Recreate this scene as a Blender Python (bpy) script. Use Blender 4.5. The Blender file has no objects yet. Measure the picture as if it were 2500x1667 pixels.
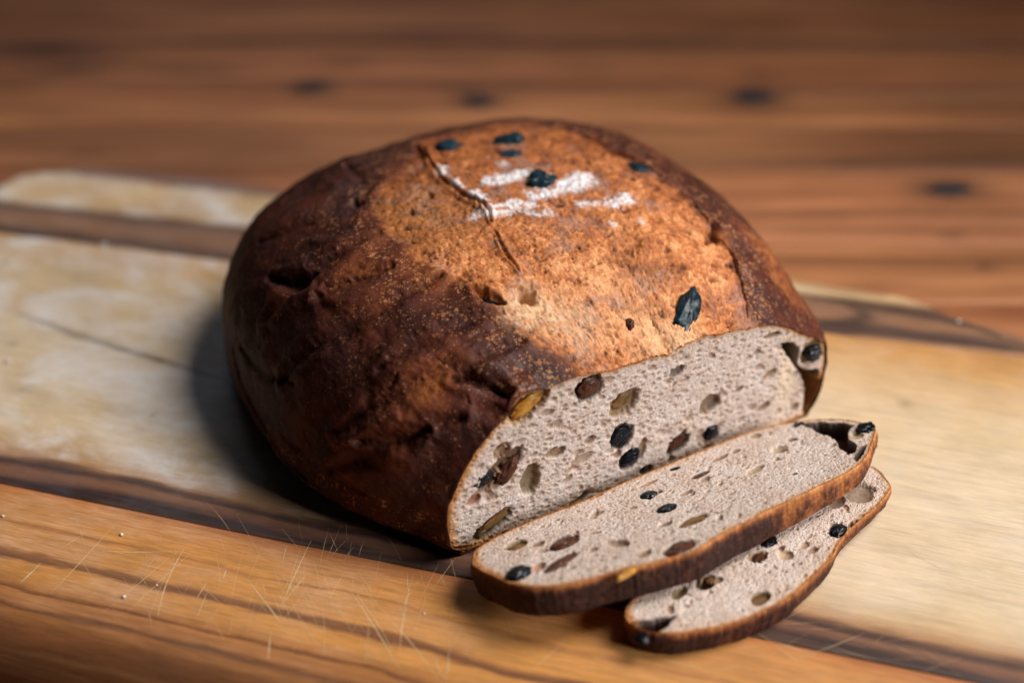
import bpy, math, random
import numpy as np

# ------------------------------------------------------------------ camera, world, lamps, exposure
sc = bpy.context.scene
W_, H_, LENS, PITCH, DIST = 2500., 1667., 50., math.radians(34.), 0.62
F_ = W_*LENS/36.
fw = np.array([0, math.cos(PITCH), -math.sin(PITCH)])
up = np.array([0, math.sin(PITCH), math.cos(PITCH)])
rt = np.array([1., 0, 0])
CAM = -DIST*fw
cd = bpy.data.cameras.new("camera"); cam = bpy.data.objects.new("camera", cd)
sc.collection.objects.link(cam); sc.camera = cam
cam.location = CAM; cam.rotation_euler = (math.pi/2-PITCH, 0, 0)
cd.lens = LENS; cd.sensor_width = 36; cd.clip_start = .01; cd.clip_end = 50
cd.dof.use_dof = True; cd.dof.focus_distance = .512; cd.dof.aperture_fstop = 3.3
cd.dof.aperture_blades = 0

wd = bpy.data.worlds.new("World"); sc.world = wd; wd.use_nodes = True
wd.node_tree.nodes["Background"].inputs[0].default_value = (.55, .75, 1, 1)
wd.node_tree.nodes["Background"].inputs[1].default_value = .006

def area(name, loc, target, sx, sy, power, col, spread=180):
    l = bpy.data.lights.new(name, 'AREA'); l.shape = 'RECTANGLE'; l.size = sx; l.size_y = sy
    l.energy = power; l.color = col; l.spread = math.radians(spread)
    o = bpy.data.objects.new(name, l); sc.collection.objects.link(o)
    from mathutils import Vector
    o.location = loc
    o.rotation_euler = (Vector(target)-Vector(loc)).to_track_quat('-Z', 'Y').to_euler()
    return o
area("window_light", (.84, .10, 1.24), (-.01, -.12, 0), .80, .80, 3.25, (1, .95, .895), 57)
area("added_fill_light", (1.10, -.62, .55), (.10, -.06, 0), .45, .45, 1.3, (.96, .98, 1), 48)  # added fill lamp without a seen source, brightens the loaf's cut face
area("back_window_light", (-.35, 1.5, 1.05), (-.1, .0, 0), .9, .6, .6, (.80, .86, 1), 120)

sc.view_settings.view_transform = 'Standard'; sc.view_settings.look = 'None'
sc.view_settings.exposure = 0; sc.view_settings.gamma = 1
sc.render.engine = 'CYCLES'
sc.cycles.use_denoising = True
sc.cycles.max_bounces = 6

# ------------------------------------------------------------------ helpers: rays, noise, meshes
def ray(p):
    p = np.asarray(p, float).reshape(-1, 2)
    return fw+((p[:, 0]-W_/2)/F_)[:, None]*rt-((p[:, 1]-H_/2)/F_)[:, None]*up
def onz(p, z=0.):
    r = ray(p); return CAM+((z-CAM[2])/r[:, 2])[:, None]*r
def onplane(p, p0, n):
    r = ray(p); return CAM+(((p0-CAM)@n)/(r@n))[:, None]*r
def proj(X):
    d = X-CAM; z = d@fw
    return np.stack([W_/2+F_*(d@rt)/z, H_/2-F_*(d@up)/z], -1)

_rng = np.random.default_rng(7)
_perm = _rng.permutation(256); _perm = np.r_[_perm, _perm, _perm]
_g = _rng.normal(size=(256, 3)); _g /= np.linalg.norm(_g, axis=1)[:, None]
def perlin(p):
    i = np.floor(p).astype(int); f = p-i; i &= 255
    u = f*f*f*(f*(f*6-15)+10); out = 0
    for a in (0, 1):
        wa = u[:, 0] if a else 1-u[:, 0]
        for b in (0, 1):
            wb = u[:, 1] if b else 1-u[:, 1]
            for c in (0, 1):
                wc = u[:, 2] if c else 1-u[:, 2]
                g = _g[_perm[_perm[_perm[i[:, 0]+a]+i[:, 1]+b]+i[:, 2]+c]]
                out = out+wa*wb*wc*((f-np.array([a, b, c]))*g).sum(1)
    return out*1.5
def fbm(p, o=3, rough=.5):
    s, a, n = 0, 1., 0
    for k in range(o):
        s = s+a*perlin(p*2.03**k+k*17.3); n += a; a *= rough
    return s/n
def worley(p, seed=0):
    """distance to the nearest of one jittered point per cell, and that point's random value"""
    i = np.floor(p).astype(int); best = np.full(len(p), 9.); rv = np.zeros(len(p))
    r = np.random.default_rng(seed); J = r.random((256, 4))
    for a in (-1, 0, 1):
        for b in (-1, 0, 1):
            for c in (-1, 0, 1):
                q = i+np.array([a, b, c])
                h = J[_perm[_perm[_perm[q[:, 0] & 255]+(q[:, 1] & 255)]+(q[:, 2] & 255)]]
                d = ((q+h[:, :3]-p)**2).sum(1); m = d < best
                best[m] = d[m]; rv[m] = h[m, 3]
    return np.sqrt(best), rv
def sstep(a, b, x):
    t = np.clip((x-a)/(b-a), 0, 1); return t*t*(3-2*t)
def polydist(P, L):
    """distance of points P (n,k) to the polyline L (m,k), and the place along it (0..1)"""
    d = np.full(len(P), 9.); s = np.zeros(len(P)); m = len(L)-1
    for k in range(m):
        a, b = L[k], L[k+1]; ab = b-a
        t = np.clip(((P-a)@ab)/max(ab@ab, 1e-12), 0, 1)
        dd = np.linalg.norm(P-(a+t[:, None]*ab), axis=1); w = dd < d
        d[w] = dd[w]; s[w] = (k+t[w])/m
    return d, s
def sdpoly(P, L):
    """signed distance to a closed polygon in the plane, positive inside"""
    d, _ = polydist(P, np.vstack([L, L[:1]]))
    ins = np.zeros(len(P), bool); m = len(L)
    for k in range(m):
        a, b = L[k], L[(k+1) % m]
        c = (a[1] > P[:, 1]) != (b[1] > P[:, 1])
        xx = (b[0]-a[0])*(P[:, 1]-a[1])/(b[1]-a[1]+1e-15)+a[0]
        ins ^= c & (P[:, 0] < xx)
    return np.where(ins, d, -d)
def lerpc(x, stops):
    xs = [s[0] for s in stops]; cs = np.array([s[1] for s in stops])
    return np.stack([np.interp(x, xs, cs[:, k]) for k in range(3)], 1)
def smooth_closed(P, n):
    """n points along a closed smooth curve through P, evenly spaced"""
    P = np.asarray(P, float); m = len(P); t = np.linspace(0, m, 40*m, endpoint=False)
    k = np.floor(t).astype(int); f = (t-k)[:, None]
    p0, p1, p2, p3 = P[(k-1) % m], P[k % m], P[(k+1) % m], P[(k+2) % m]
    C = .5*(2*p1+(p2-p0)*f+(2*p0-5*p1+4*p2-p3)*f**2+(3*p1-p0-3*p2+p3)*f**3)
    l = np.r_[0, np.cumsum(np.linalg.norm(np.diff(np.vstack([C, C[:1]]), axis=0), axis=1))]
    s = np.linspace(0, l[-1], n, endpoint=False); C = np.vstack([C, C[:1]])
    return np.stack([np.interp(s, l, C[:, j]) for j in range(C.shape[1])], 1)

def mesh(name, V, Fq, mat, parent=None, smooth=True, attrs=None, cols=None):
    """V (n,3), Fq (m,4) quads or (m,3) triangles -> one linked mesh object"""
    V = np.asarray(V, np.float32); Fq = np.asarray(Fq, np.int32)
    me = bpy.data.meshes.new(name); k = Fq.shape[1]
    me.vertices.add(len(V)); me.vertices.foreach_set("co", V.ravel())
    me.loops.add(Fq.size); me.loops.foreach_set("vertex_index", Fq.ravel())
    me.polygons.add(len(Fq)); me.polygons.foreach_set("loop_start", np.arange(0, Fq.size, k, dtype=np.int32))
    me.polygons.foreach_set("use_smooth", np.full(len(Fq), smooth))
    me.update(calc_edges=True); me.validate()
    for an, a in (attrs or {}).items():
        at = me.attributes.new(an, 'FLOAT', 'POINT'); at.data.foreach_set("value", np.asarray(a, np.float32))
    for an, c in (cols or {}).items():
        at = me.attributes.new(an, 'FLOAT_COLOR', 'POINT')
        at.data.foreach_set("color", np.c_[c, np.ones(len(c))].astype(np.float32).ravel())
    me.materials.append(mat)
    o = bpy.data.objects.new(name, me); sc.collection.objects.link(o)
    if parent: o.parent = parent; o.matrix_parent_inverse = parent.matrix_world.inverted()
    return o
def gridfaces(nr, nc, wrap=False):
    i = np.arange(nr-1)[:, None]; j = np.arange(nc if wrap else nc-1)[None]
    j2 = (j+1) % nc
    return np.stack([i*nc+j, i*nc+j2, (i+1)*nc+j2, (i+1)*nc+j], -1).reshape(-1, 4)
def vnormals(V, Fq):
    a, b, c, d = (V[Fq[:, k]] for k in range(4))
    n = np.cross(c-a, d-b); N = np.zeros_like(V)
    for k in range(4):
        for j in range(3): N[:, j] += np.bincount(Fq[:, k], n[:, j], len(V))
    return N/(np.linalg.norm(N, axis=1)[:, None]+1e-12)
def thing(name, label, cat, loc=(0, 0, 0), group=None):
    o = bpy.data.objects.new(name, None); o.empty_display_size = .02; sc.collection.objects.link(o)
    o.location = loc; o['label'] = label; o['category'] = cat
    if group: o['group'] = group
    bpy.context.view_layer.update()
    return o

# ------------------------------------------------------------------ materials
class NT:
    def __init__(s, name):
        s.m = bpy.data.materials.new(name); s.m.use_nodes = True; s.t = s.m.node_tree
        s.b = s.t.nodes["Principled BSDF"]
    def n(s, typ, **kw):
        nd = s.t.nodes.new(typ)
        for k, v in kw.items():
            if k[0] == '_': nd.inputs[k[1:].replace('_', ' ')].default_value = v
            else: setattr(nd, k, v)
        return nd
    def l(s, a, b): s.t.links.new(a, b)
    def set(s, **kw):
        for k, v in kw.items(): s.b.inputs[k.replace('_', ' ')].default_value = v
    def attr(s, name): return s.n('ShaderNodeAttribute', attribute_name=name)
    def math(s, op, a, b=None, c=None, clamp=False):
        nd = s.n('ShaderNodeMath', operation=op, use_clamp=clamp)
        for i, x in enumerate((a, b, c)):
            if x is None: continue
            if isinstance(x, (int, float)): nd.inputs[i].default_value = x
            else: s.l(x, nd.inputs[i])
        return nd.outputs[0]
    def mix(s, fac, a, b, mode='MIX'):
        nd = s.n('ShaderNodeMix', data_type='RGBA', blend_type=mode)
        for sk, x in ((nd.inputs[0], fac), (nd.inputs[6], a), (nd.inputs[7], b)):
            if isinstance(x, (int, float)): sk.default_value = x
            elif isinstance(x, tuple): sk.default_value = (*x, 1) if len(x) == 3 else x
            else: s.l(x, sk)
        return nd.outputs[2]
    def coord(s, scale=(1, 1, 1), rot=(0, 0, 0)):
        tc = s.n('ShaderNodeTexCoord'); mp = s.n('ShaderNodeMapping')
        mp.inputs['Scale'].default_value = scale; mp.inputs['Rotation'].default_value = rot
        s.l(tc.outputs['Object'], mp.inputs[0]); return mp.outputs[0]
    def noise(s, vec, scale, detail=4, rough=.55, dist=0):
        nd = s.n('ShaderNodeTexNoise'); s.l(vec, nd.inputs['Vector'])
        nd.inputs['Scale'].default_value = scale; nd.inputs['Detail'].default_value = detail
        nd.inputs['Roughness'].default_value = rough; nd.inputs['Distortion'].default_value = dist
        return nd.outputs[0]
    def ramp(s, fac, stops, interp='LINEAR'):
        nd = s.n('ShaderNodeValToRGB'); s.l(fac, nd.inputs[0]); cr = nd.color_ramp; cr.interpolation = interp
        while len(cr.elements) < len(stops): cr.elements.new(.5)
        for e, (p, c) in zip(cr.elements, stops):
            e.position = p; e.color = (*c, 1) if isinstance(c, tuple) else (c, c, c, 1)
        return nd.outputs[0]
    def bump(s, h, strength, dist):
        nd = s.n('ShaderNodeBump'); nd.inputs['Strength'].default_value = strength
        nd.inputs['Distance'].default_value = dist
        s.l(h, nd.inputs['Height']); s.l(nd.outputs[0], s.b.inputs['Normal'])

def mat_crust():
    t = NT('crust'); co = t.coord()
    col = t.attr('col').outputs['Color']; bake = t.attr('bake').outputs['Fac']; fl = t.attr('flour').outputs['Fac']
    n1 = t.noise(co, 520, 5, .65); n2 = t.noise(co, 1700, 3, .6)
    v = t.math('MULTIPLY', t.ramp(n1, [(.28, .66), (.5, 1.), (.72, 1.28)]), t.ramp(n2, [(.28, .80), (.72, 1.2)]))
    c = t.mix(1., col, v, 'MULTIPLY')
    # pale blisters on the dark crust
    sp_ = t.attr('speck').outputs['Fac']; clump = t.noise(co, 150, 3, .6); spk = None
    for scl, off, amp in ((620, .38, 1.05), (1150, .30, 1.0)):
        vo = t.n('ShaderNodeTexVoronoi'); vo.inputs['Scale'].default_value = scl; t.l(co, vo.inputs['Vector'])
        rnd = t.n('ShaderNodeSeparateColor'); t.l(vo.outputs['Color'], rnd.inputs[0])
        rad = t.math('MULTIPLY', t.math('SUBTRACT', t.math('MULTIPLY', rnd.outputs[0], t.math('MULTIPLY', clump, 2.)), off), amp)
        k = t.math('MULTIPLY', t.math('SUBTRACT', t.math('MULTIPLY', rad, t.math('ADD', t.math('MULTIPLY', sp_, .7), .3)), vo.outputs['Distance']), 7, clamp=True)
        spk = k if spk is None else t.math('MAXIMUM', spk, k)
    spk = t.math('MULTIPLY', spk, sp_)
    c = t.mix(t.math('MULTIPLY', spk, .85), c, t.ramp(t.noise(co, 260, 2), [(.3, (.22, .075, .028)), (.7, (.50, .22, .085))]))
    flm = t.math('MULTIPLY', fl, t.ramp(t.noise(co, 620, 4, .7), [(.36, .15), (.50, 1.)]), clamp=True)
    c = t.mix(flm, c, (.84, .82, .84))
    t.l(c, t.b.inputs['Base Color'])
    gl = t.attr('gloss').outputs['Fac']
    t.l(t.math('SUBTRACT', .60, t.math('MULTIPLY', gl, .26)), t.b.inputs['Roughness'])
    t.l(t.math('ADD', .14, t.math('MULTIPLY', gl, .22)), t.b.inputs['Specular IOR Level'])
    hgt = t.math('ADD', t.math('ADD', t.math('MULTIPLY', n1, 1.), t.math('MULTIPLY', n2, .4)), t.math('MULTIPLY', spk, .35))
    t.bump(hgt, .26, .0006)
    return t.m
def mat_crumb():
    t = NT('crumb'); co = t.coord()
    col = t.attr('col').outputs['Color']
    n1 = t.noise(co, 900, 4, .7); n2 = t.noise(co, 2600, 2, .6)
    v = t.math('MULTIPLY', t.ramp(n1, [(.3, .84), (.7, 1.14)]), t.ramp(n2, [(.3, .85), (.7, 1.13)]))
    t.l(t.mix(1., col, v, 'MULTIPLY'), t.b.inputs['Base Color'])
    wet = t.attr('wet').outputs['Fac']
    t.l(t.ramp(wet, [(0, .8), (1, .32)]), t.b.inputs['Roughness'])
    t.set(Specular_IOR_Level=.3, Subsurface_Weight=.25, Subsurface_Scale=.002)
    t.b.inputs['Subsurface Radius'].default_value = (1, .6, .35)
    t.bump(t.math('ADD', n1, n2), .45, .00035)
    return t.m
def mat_fruit(name, col, col2, rough, trans=0., sss=0.):
    t = NT(name); co = t.coord()
    n = t.noise(co, 330, 4, .6)
    t.l(t.ramp(n, [(.35, col), (.65, col2)]), t.b.inputs['Base Color'])
    t.l(t.ramp(t.noise(co, 700, 3), [(.35, max(rough-.1, .08)), (.7, rough+.18)]), t.b.inputs['Roughness'])
    t.set(Specular_IOR_Level=.26, Subsurface_Weight=sss, Subsurface_Scale=.002)
    t.bump(t.noise(co, 700, 3), .22, .0004)
    return t.m
def mat_flat(name, col, rough=.7):
    t = NT(name); n = t.noise(t.coord(), 800, 3)
    c2 = tuple(x*.7 for x in col); t.l(t.ramp(n, [(.3, c2), (.7, col)]), t.b.inputs['Base Color']); t.set(Roughness=rough)
    return t.m
def mat_board(name, stops, slope, y0, y1, wear_sheen, grain=1.):
    """wood with bands across Y (metres, in the board's frame), grain along X"""
    t = NT(name)
    tc = t.n('ShaderNodeTexCoord'); sp = t.n('ShaderNodeSeparateXYZ'); t.l(tc.outputs['Object'], sp.inputs[0])
    X, Y = sp.outputs[0], sp.outputs[1]
    lowf = t.noise(t.coord((6, 22, 22)), 1., 3); midf = t.noise(t.coord((30, 160, 160)), 1., 5, .65)
    yw = t.math('SUBTRACT', Y, t.math('MULTIPLY', X, slope))
    yw = t.math('ADD', yw, t.math('MULTIPLY', t.math('SUBTRACT', lowf, .5), .017))
    yw = t.math('ADD', yw, t.math('MULTIPLY', t.math('SUBTRACT', midf, .5), .0075))
    fac = t.math('DIVIDE', t.math('SUBTRACT', yw, y0), y1-y0)
    c = t.ramp(fac, [((s[0]-y0)/(y1-y0), s[1]) for s in stops])
    g0 = t.noise(t.coord((5, 90, 90)), 1., 3, .6, .5)
    c = t.mix(t.ramp(g0, [(.47, 0.), (.56, .22*grain), (.60, .02), (.72, .12*grain)]), c, (.40, .20, .085))
    g1 = t.noise(t.coord((26, 430, 430)), 1., 5, .7); g2 = t.noise(t.coord((120, 2000, 2000)), 1., 3, .65)
    bl = t.noise(t.coord((38, 60, 60)), 1., 4, .6)
    c = t.mix(1., c, t.ramp(bl, [(.3, .90), (.7, 1.12)]), 'MULTIPLY')
    v = t.math('MULTIPLY', t.ramp(g1, [(.30, .76), (.5, 1.03), (.72, 1.16)]), t.ramp(g2, [(.32, .80), (.62, 1.10)]))
    c = t.mix(grain, c, v, 'MULTIPLY')
    mk = t.attr('mark').outputs['Fac']
    c = t.mix(mk, c, (.045, .025, .02))
    # pale dusty wear with window sheen painted in, mostly on the left half
    wn = t.math('MULTIPLY', t.ramp(t.noise(t.coord((24, 34, 34)), 1., 6, .62, .6), [(.42, 0.), (.66, 1.)]),
                t.ramp(t.noise(t.coord((150, 260, 260)), 1., 4, .7), [(.25, .35), (.7, 1.)]))
    bw = t.n('ShaderNodeRGBToBW'); t.l(c, bw.inputs[0]); wn = t.math('MULTIPLY', wn, t.ramp(bw.outputs[0], [(.16, .05), (.36, 1.)]))
    wx = t.ramp(t.math('ADD', t.math('MULTIPLY', X, -2.2), .30), [(0, .16), (.12, .18), (.5, 1.)])
    c = t.mix(t.math('MULTIPLY', t.math('MULTIPLY', wn, wx), wear_sheen), c, (.88, .86, .88))
    t.l(c, t.b.inputs['Base Color'])
    t.l(t.ramp(g1, [(.3, .52), (.7, .40)]), t.b.inputs['Roughness'])
    t.set(Specular_IOR_Level=.42)
    t.bump(t.math('ADD', g1, t.math('MULTIPLY', g2, .6)), .25, .0003)
    return t.m
def mat_table():
    t = NT('table_wood')
    rnd = t.n('ShaderNodeObjectInfo').outputs['Random']
    off = t.n('ShaderNodeCombineXYZ'); t.l(t.math('MULTIPLY', rnd, 40), off.inputs[0]); t.l(t.math('MULTIPLY', rnd, 17), off.inputs[2])
    def cc(s):
        ad = t.n('ShaderNodeVectorMath', operation='ADD'); t.l(t.coord(s), ad.inputs[0]); t.l(off.outputs[0], ad.inputs[1]); return ad.outputs[0]
    a = t.noise(cc((3.5, 60, 60)), 1., 4, .6, .4); b = t.noise(cc((10, 420, 420)), 1., 4, .6); bl = t.noise(cc((7, 14, 14)), 1., 4, .6)
    c = t.ramp(a, [(.25, (.18, .062, .027)), (.45, (.33, .124, .051)), (.6, (.43, .173, .075)), (.8, (.54, .24, .112))])
    c = t.mix(1., c, t.ramp(b, [(.3, .80), (.7, 1.12)]), 'MULTIPLY')
    c = t.mix(1., c, t.ramp(bl, [(.3, .74), (.65, 1.14)]), 'MULTIPLY')
    c = t.mix(1., c, t.attr('tone').outputs['Color'], 'MULTIPLY')
    c = t.mix(t.attr('mark').outputs['Fac'], c, (.035, .018, .014))
    t.l(c, t.b.inputs['Base Color']); t.set(Roughness=.5, Specular_IOR_Level=.3)
    t.bump(b, .15, .0004)
    return t.m
M_crust, M_crumb = mat_crust(), mat_crumb()
M_black = mat_fruit('black_raisin', (.004, .0055, .008), (.007, .010, .015), .13)
M_blue = mat_fruit('baked_raisin', (.004, .010, .015), (.008, .034, .052), .30)
M_brown = mat_fruit('brown_raisin', (.045, .014, .008), (.12, .04, .018), .26, sss=.2)
M_olive = mat_fruit('sultana', (.13, .060, .018), (.25, .130, .045), .30, sss=.3)
M_amber = mat_fruit('golden_sultana', (.34, .13, .018), (.58, .30, .05), .16, sss=.3)
M_scratch = mat_flat('scratched_wood', (.80, .58, .33), .6)
M_crumbbit = mat_flat('bread_crumb', (.85, .80, .74), .8)
M_knot = mat_flat('knot', (.010, .011, .016), .75)
M_table = mat_table()
# board bands: (position across in metres, base colour)
A_st = [(.030, (.40, .20, .09)), (.0375, (.36, .17, .08)), (.0395, (.075, .04, .03)), (.046, (.11, .06, .042)), (.049, (.25, .12, .065)), (.056, (.27, .135, .075)),
        (.062, (.20, .10, .06)), (.0655, (.10, .055, .04)), (.069, (.55, .34, .16)), (.075, (.66, .46, .25)), (.090, (.68, .47, .26)), (.098, (.60, .38, .19)), (.105, (.22, .12, .09)), (.115, (.18, .10, .08))]
B_st = [(-.150, (0.1, 0.045, 0.028)), (-.145, (0.03, 0.015, 0.014)), (-.1425, (0.04, 0.02, 0.018)), (-.1400, (0.14, 0.06, 0.035)), (-.137, (0.2, 0.09, 0.05)), (-.1348, (0.045, 0.022, 0.02)), (-.1325, (0.13, 0.06, 0.035)),
        (-.130, (0.396, 0.209, 0.0968)), (-.122, (0.576, 0.389, 0.215)), (-.11, (0.648, 0.481, 0.303)), (-.06, (0.685, 0.526, 0.349)), (-.02, (0.657, 0.481, 0.292)), (.0, (0.64, 0.444, 0.245)), (.03, (0.587, 0.326, 0.124)), (.045, (0.522, 0.247, 0.0773)), (.06, (0.43, 0.217, 0.088))]
C_st = [(-.225, (0.12, 0.044, 0.0144)), (-.212, (0.17, 0.0616, 0.0216)), (-.206, (0.3, 0.114, 0.0324)), (-.2035, (0.12, 0.044, 0.018)), (-.2015, (0.34, 0.132, 0.0396)), (-.1965, (0.4, 0.158, 0.0432)), (-.1955, (0.15, 0.0528, 0.0216)), (-.1935, (0.4, 0.158, 0.0432)),  # first two stops: dark wood, with some of the rim's shade painted in
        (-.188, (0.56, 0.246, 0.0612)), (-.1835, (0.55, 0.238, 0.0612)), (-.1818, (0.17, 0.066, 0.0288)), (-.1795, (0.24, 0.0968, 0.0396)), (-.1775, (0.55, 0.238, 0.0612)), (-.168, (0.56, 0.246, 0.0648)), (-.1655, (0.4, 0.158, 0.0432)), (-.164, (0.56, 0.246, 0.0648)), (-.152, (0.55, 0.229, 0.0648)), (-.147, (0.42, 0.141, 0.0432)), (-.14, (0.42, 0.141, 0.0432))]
M_A = mat_board('far_board_wood', A_st, .07, .03, .115, 1.0)
M_B = mat_board('pale_board_wood', B_st, .012, -.150, .06, .85, .6)
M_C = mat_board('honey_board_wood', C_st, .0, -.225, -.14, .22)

# ------------------------------------------------------------------ table: planks running left to right, with knots
TZ = -.024
table = thing('table', 'wooden table of reddish brown planks with dark knots under the cutting board', 'table', (0, .1, TZ))
ys = [float(onz([(1250, y)], TZ)[0, 1]) for y in (595, 415, 310, 225, 105)]
edges = [-.62]
while edges[-1] < ys[0]-.075: edges.append(edges[-1]+.0705)
edges[-1] = ys[0]-.058
edges += ys
while edges[-1] < 1.3: edges.append(edges[-1]+.082)
smears = [((110, 122), .040, .011, .75), ((185, 170), .020, .006, .55), ((560, 103), .055, .006, .6), ((490, 175), .028, .007, .4), ((845, 150), .018, .007, .4), ((1215, 106), .030, .006, .6),
          ((1125, 212), .018, .004, .65), ((1280, 207), .016, .004, .5), ((210, 372), .012, .005, .4), ((1590, 113), .030, .006, .45), ((2411, 648), .0042, .0042, .6), ((2052, 556), .006, .004, .35), ((2318, 573), .007, .005, .45),
          ((1852, 180), .012, .006, .4), ((10, 212), .03, .005, .5), ((530, 287), .02, .004, .3), ((340, 285), .03, .004, .25), ((1440, 165), .02, .006, .3), ((2120, 700), .02, .003, .3)]
smears += [((2150, 520), .16, .0040, .5), ((2300, 395), .16, .0060, .6), ((1850, 398), .08, .005, .35), ((1500, 108), .5, .006, .45), ((300, 108), .4, .006, .4), ((2100, 110), .3, .008, .5), ((700, 205), .5, .0035, .4), ((1900, 225), .3, .004, .3), ((2250, 560), .2, .003, .35), ((300, 318), .25, .004, .3), ((500, 425), .10, .007, .35), ((2200, 640), .1, .003, .3), ((2450, 250), .12, .012, .4),
           ((760, 213), .017, .011, .8), ((1166, 247), .015, .012, .8), ((1840, 237), .021, .014, .8), ((2318, 462), .021, .011, .85)]
sm_w = [(onz([s[0]], TZ)[0, :2], *s[1:]) for s in smears]
rr = random.Random(5)
planks = []
for k in range(len(edges)-1):
    ya, yb = edges[k]+.0004, edges[k+1]-.0004
    near = ya > .05
    nx, ny = (420, 14) if near else (60, 6)
    x0, x1 = -1.3, 1.3
    yy = np.r_[ya, np.linspace(ya+.0012, yb-.0012, ny-2), yb]
    Xg, Yg = np.meshgrid(np.linspace(x0, x1, nx), yy)
    Zg = np.full_like(Xg, TZ); Zg[0] -= .0009; Zg[-1] -= .0009
    V = np.stack([Xg, Yg, Zg], -1).reshape(-1, 3)
    mark = np.zeros(len(V))
    if near:
        nz = fbm(V*np.array([60, 160, 1.]), 3)
        for c, a, b, s in sm_w:
            q = ((V[:, 0]-c[0])/a)**2+((V[:, 1]-c[1])/b)**2+.5*nz
            mark = np.maximum(mark, min(1, 1.25*s)*np.exp(-np.maximum(q*.8, 0)))
    tn = rr.uniform(.78, 1.18)
    tone = np.tile([tn, tn*rr.uniform(.95, 1.03), tn*rr.uniform(.92, 1.05)], (len(V), 1))
    # skirt so that the plank is a solid board
    Fq = gridfaces(ny, nx); n0 = len(V)
    border = np.r_[np.arange(nx), np.arange(1, ny)*nx+nx-1, (ny-1)*nx+np.arange(nx-2, -1, -1), np.arange(ny-2, 0, -1)*nx]
    Vs = V[border].copy(); Vs[:, 2] = TZ-.03
    m = len(border); j = np.arange(m)
    Fs = np.stack([border[j], n0+j, n0+(j+1) % m, border[(j+1) % m]], 1)
    V2 = np.vstack([V, Vs])
    p = mesh('plank', V2, np.vstack([Fq, Fs]), M_table, table, attrs={'mark': np.r_[mark, mark[border]]}, cols={'tone': np.vstack([tone, tone[border]])})
    planks.append((ya, yb, p))
for (px, py, a, b) in ((760, 213, .0105, .0068), (1166, 247, .0095, .0078), (1840, 237, .0140, .0090), (2318, 462, .0130, .0066)):
    c = onz([(px, py)], TZ)[0]
    pl = [p for ya, yb, p in planks if ya <= c[1] <= yb]
    th = np.linspace(0, 2*np.pi, 40, endpoint=False); rn = 1+.14*np.sin(2*th+px)+.08*np.sin(5*th+py)
    rings = [np.c_[c[0]+a*s*rn*np.cos(th), c[1]+b*s*rn*np.sin(th), np.full(40, TZ+h)] for s, h in ((1, -.0006), (.95, .0003), (.7, .0005), (.05, .0004))]
    mesh('knot', np.vstack(rings), gridfaces(4, 40, True), M_knot, pl[0] if pl else table)

# ------------------------------------------------------------------ cutting board: three staves with a rounded edge
BA = math.radians(-16.9)
be1 = np.array([math.cos(BA), math.sin(BA), 0]); be2 = np.array([-math.sin(BA), math.cos(BA), 0])
def toboard(P): return np.stack([P@be1, P@be2], -1)
def bpx(p, z=0): return toboard(onz(p, z))
board = thing('cutting_board', 'striped pale and dark wooden cutting board with knife scratches, carrying the loaf', 'cutting board', (0, 0, 0))
board.rotation_euler = (0, 0, BA); bpy.context.view_layer.update()
farpx = [(0, 457), (60, 430), (160, 413), (200, 408), (400, 425), (680, 465), (1960, 698), (2187, 722), (2330, 780), (2450, 812), (2505, 850)]
fb = bpx(farpx); fb[:, 1] += .0055; fb[-3:, 0] += .006; fb[:2, 0] -= .005
OUT = np.vstack([fb, [[fb[-1, 0]+.014, .045], [fb[-1, 0]+.020, 0], [fb[-1, 0]+.020, -.16], [fb[-1, 0]+.014, -.20], [fb[-1, 0]-.004, -.219], [fb[-1, 0]-.03, -.2225],
                 [-.25, -.2225], [-.288, -.218], [-.306, -.19], [-.311, -.15], [-.311, -.02], [-.309, .02]]])
OUT = smooth_closed(OUT, 700)
RE = .019
def rim_drop(d, y):
    r = .008+(RE-.008)*sstep(-.05, -.16, y); e = np.clip(r-d, 0, r)
    return -(r-np.sqrt(np.maximum(r**2-e**2, 0)))
def outline_x(y):
    """left and right end of the board at the height y of its own frame"""
    P, Q = OUT, np.roll(OUT, -1, 0); xs = []
    c = (P[:, 1] > y) != (Q[:, 1] > y); P, Q = P[c], Q[c]
    xx = P[:, 0]+(y-P[:, 1])/(Q[:, 1]-P[:, 1])*(Q[:, 0]-P[:, 0])
    return xx.min(), xx.max()
ymin, ymax = OUT[:, 1].min()+1e-5, OUT[:, 1].max()-1e-5
def seamAB(x): return .0375+.072*x
def seamBC(x): return -.1465+.012*x
marksB = [(bpx([(45, 766), (120, 790), (180, 815), (300, 852), (450, 897), (540, 925)]), .0022, .85)]
dots = [((15, 637), .0016, .8), ((372, 1013), .0010, .8), ((458, 1088), .0009, .9), ((340, 1135), .0008, .7), ((185, 680), .002, .3), ((30, 840), .0025, .3), ((65, 950), .003, .3), ((2210, 985), .003, .35), ((600, 940), .0014, .5)]
swirl = [(bpx([(1985, 728), (2060, 738), (2130, 752), (2200, 760), (2290, 775), (2370, 795), (2440, 822)]), .0044, 1.),
         (bpx([(2000, 785), (2050, 789), (2085, 786), (2115, 775), (2110, 762), (2070, 748)]), .0052, 1.)]
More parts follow.
